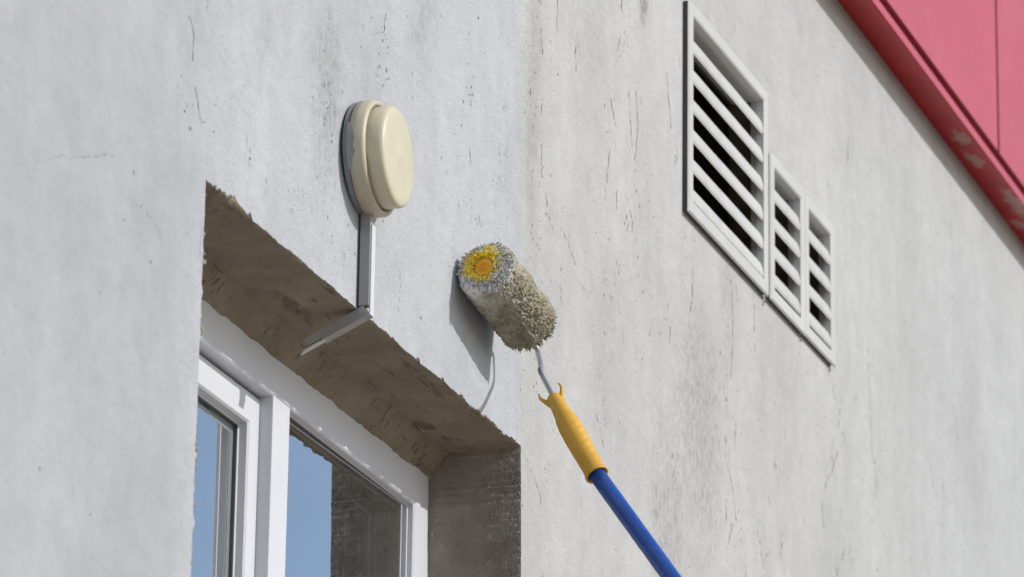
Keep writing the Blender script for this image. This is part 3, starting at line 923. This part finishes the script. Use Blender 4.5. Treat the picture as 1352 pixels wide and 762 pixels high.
# shaggy near end, white and grey with yellow fibres round the core
for k in range(1250):
    th = random.uniform(0, 2*math.pi)
    r = random.uniform(.0165, .0455)
    rad = (U*math.cos(th)+Wd*math.sin(th))
    up_wall = math.cos(th)*.75 - math.sin(th)*.65                  # + on the upper side towards the wall
    q = (r-.0165)/.029
    p = cyl(-.002+.007*q*q, th, r-.002*q)
    d = (-AX*(.75-.45*q+random.uniform(-.2, .2)) + rad*(.55+.5*q+random.uniform(-.3, .3)) + (U.cross(rad))*0 + V((random.uniform(-.3, .3), random.uniform(-.3, .3), random.uniform(-.3, .2)))).normalized()
    if math.cos(th) < -.1 and -math.sin(th) > -.35 and q > .35 and random.random() < .8: continue
    yel = up_wall > -.25 and random.random() < (1.45-q*1.5)*min(1, (up_wall+.3)*1.5) or (q < .22 and random.random() < .7)
    if yel: col = V((.92, .62, .02)).lerp(V((.86, .76, .18)), random.random()**1.5)*random.uniform(.85, 1.1)
    else:
        col = V((.72, .71, .69)).lerp(V((.30, .285, .24)), random.random()**1.4)
    tuft(out, cols, p, d, random.uniform(.0050, .0090), random.uniform(.0011, .0026), col, V((0, 0, -.35))+AX*random.uniform(-.2, .7)-rad*random.uniform(-.3, .5))
for k in range(480):                                              # far end fringe
    th = random.uniform(0, 2*math.pi); rad = (U*math.cos(th)+Wd*math.sin(th))
    r = random.uniform(.03, .044)
    d = (AX*random.uniform(.3, .9)+rad*random.uniform(.2, .8)).normalized()
    tuft(out, cols, cyl(LEN-.002, th, r), d, random.uniform(.005, .009), random.uniform(.0008, .0014), V((.30, .27, .19))*random.uniform(.8, 1.2))
nap = mesh_obj('wool_nap', out[0], out[1], NAP, sleeve, kind='stuff'); set_tint(nap, cols)
# core plug
pc = [(.004, .0215), (-.0015, .0210), (-.0022, .0195), (-.0018, .0180), (-.0006, .0110), (.0008, .0098), (.0022, .0092), (.0024, .0005)]
pc = [(d, r*.72) for d, r in pc]
v, f = lathe(E1, AX, (0, 0, 1), pc, 48); mesh_obj('core_plug', v, f, CORE, sleeve, smooth=True)
# bent wire
P0 = V((-.070, -.0690, 4.016)); P1 = V((-.090, -.0800, 3.994)); P2 = V((-.141, -.1000, 3.956)); P3 = V((-.160, -.1300, 3.902))
v, f = tube([E2-AX*.01, E2+AX*.010, E2+AX*.014+V((0, -.001, -.008)), P0, P1, P1.lerp(P2, .6)+V((.004, 0, .001)), P2, P2.lerp(P3, .5), P3, P3+(P3-P2)*.3], .0040, 14, True, 6)
mesh_obj('wire_frame', v, f, STEEL, roll_t, smooth=True)
# grip
H0 = V((-.158, -.128, 3.906)); H1 = V((-.187, -.210, 3.765))
HD = (H1-H0).normalized(); HL = (H1-H0).length
view = (CAM-H0).normalized(); side = HD.cross(view).normalized()   # sideways as the camera sees it
front = side.cross(HD).normalized()
hp = [(-.006, .0098), (0, .0115), (.10, .0125), (.22, .0140), (.30, .0168), (.38, .0182), (.52, .0186), (.66, .0180), (.80, .0172), (.90, .0168), (.955, .0172), (.975, .0186), (1.0, .0188)]
v, f = [], []
SG, ST = 40, 90
def hr(t):
    for (a, ra), (b, rb) in zip(hp[:-1], hp[1:]):
        if t <= b:
            k = (t-a)/(b-a); k = k*k*(3-2*k); return ra+(rb-ra)*k
    return hp[-1][1]
for i in range(ST+1):
    t = -.006+1.006*i/ST
    r = hr(t)
    for k in range(SG):
        th = 2*math.pi*k/SG
        rr_ = r
        dirv = side*math.cos(th)+front*math.sin(th)
        if .30 < t < .86:
            edge = min(1, (t-.30)/.08, (.86-t)/.08)
            # slanting finger grooves on the sunny side
            gl_ = math.sin((t*HL*1000)/7.0*math.pi + th*2.1)
            side_w = max(0, math.cos(th-math.radians(165)))**1.2
            rr_ -= .0008*edge*side_w*max(0, gl_)**.6
        v.append(H0+HD*(t*HL)+dirv*rr_*(1 if True else 1))
for i in range(ST):
    for k in range(SG):
        k2 = (k+1) % SG
        f.append((i*SG+k, (i+1)*SG+k, (i+1)*SG+k2, i*SG+k2))
f.append(tuple(range(SG)))
n = len(v)
# inner wall of the open lower collar
for (t, r) in ((1.0, .0150), (.93, .0148)):
    for k in range(SG):
        th = 2*math.pi*k/SG; v.append(H0+HD*(t*HL)+(side*math.cos(th)+front*math.sin(th))*r)
for k in range(SG):
    k2 = (k+1) % SG
    f.append((ST*SG+k, n+k, n+k2, ST*SG+k2)); f.append((n+k, n+SG+k, n+SG+k2, n+k2))
grip = mesh_obj('grip', v, f, GRIP, roll_t, smooth=True)
for s in (-1, 1):                                                  # two horn-like prongs on the neck
    a = H0+side*s*.0085+HD*.012; b = H0+side*s*.0155-HD*.002; c = H0+side*s*.0185-HD*.011; d_ = H0+side*s*.0170-HD*.0195
    v, f = tube([a, b, c, d_], [.0052, .0032, .0022, .0010], 10, True, 5)
    mesh_obj('prong', v, f, GRIP, roll_t, smooth=True)
# pole
Q0 = V((-.1875, -.2100, 3.7655)); Q1 = V((-.286, -.360, 3.566)); QD = (Q1-Q0).normalized()
PV = [Q0-QD*.012] + [Q0+QD*s for s in (.05, .2, .6, 1.2, 1.21, 2.2, 3.0)]
v, f = tube(PV, [.0131, .0131, .0131, .0131, .0131, .0155, .0155, .0155], 28)
pole = mesh_obj('pole', v, f, BLUE, roll_t, smooth=True)
v, f = tube([Q0+QD*1.17, Q0+QD*1.26], .0195, 24); mesh_obj('clamp_collar', v, f, GASK, roll_t, smooth=False)
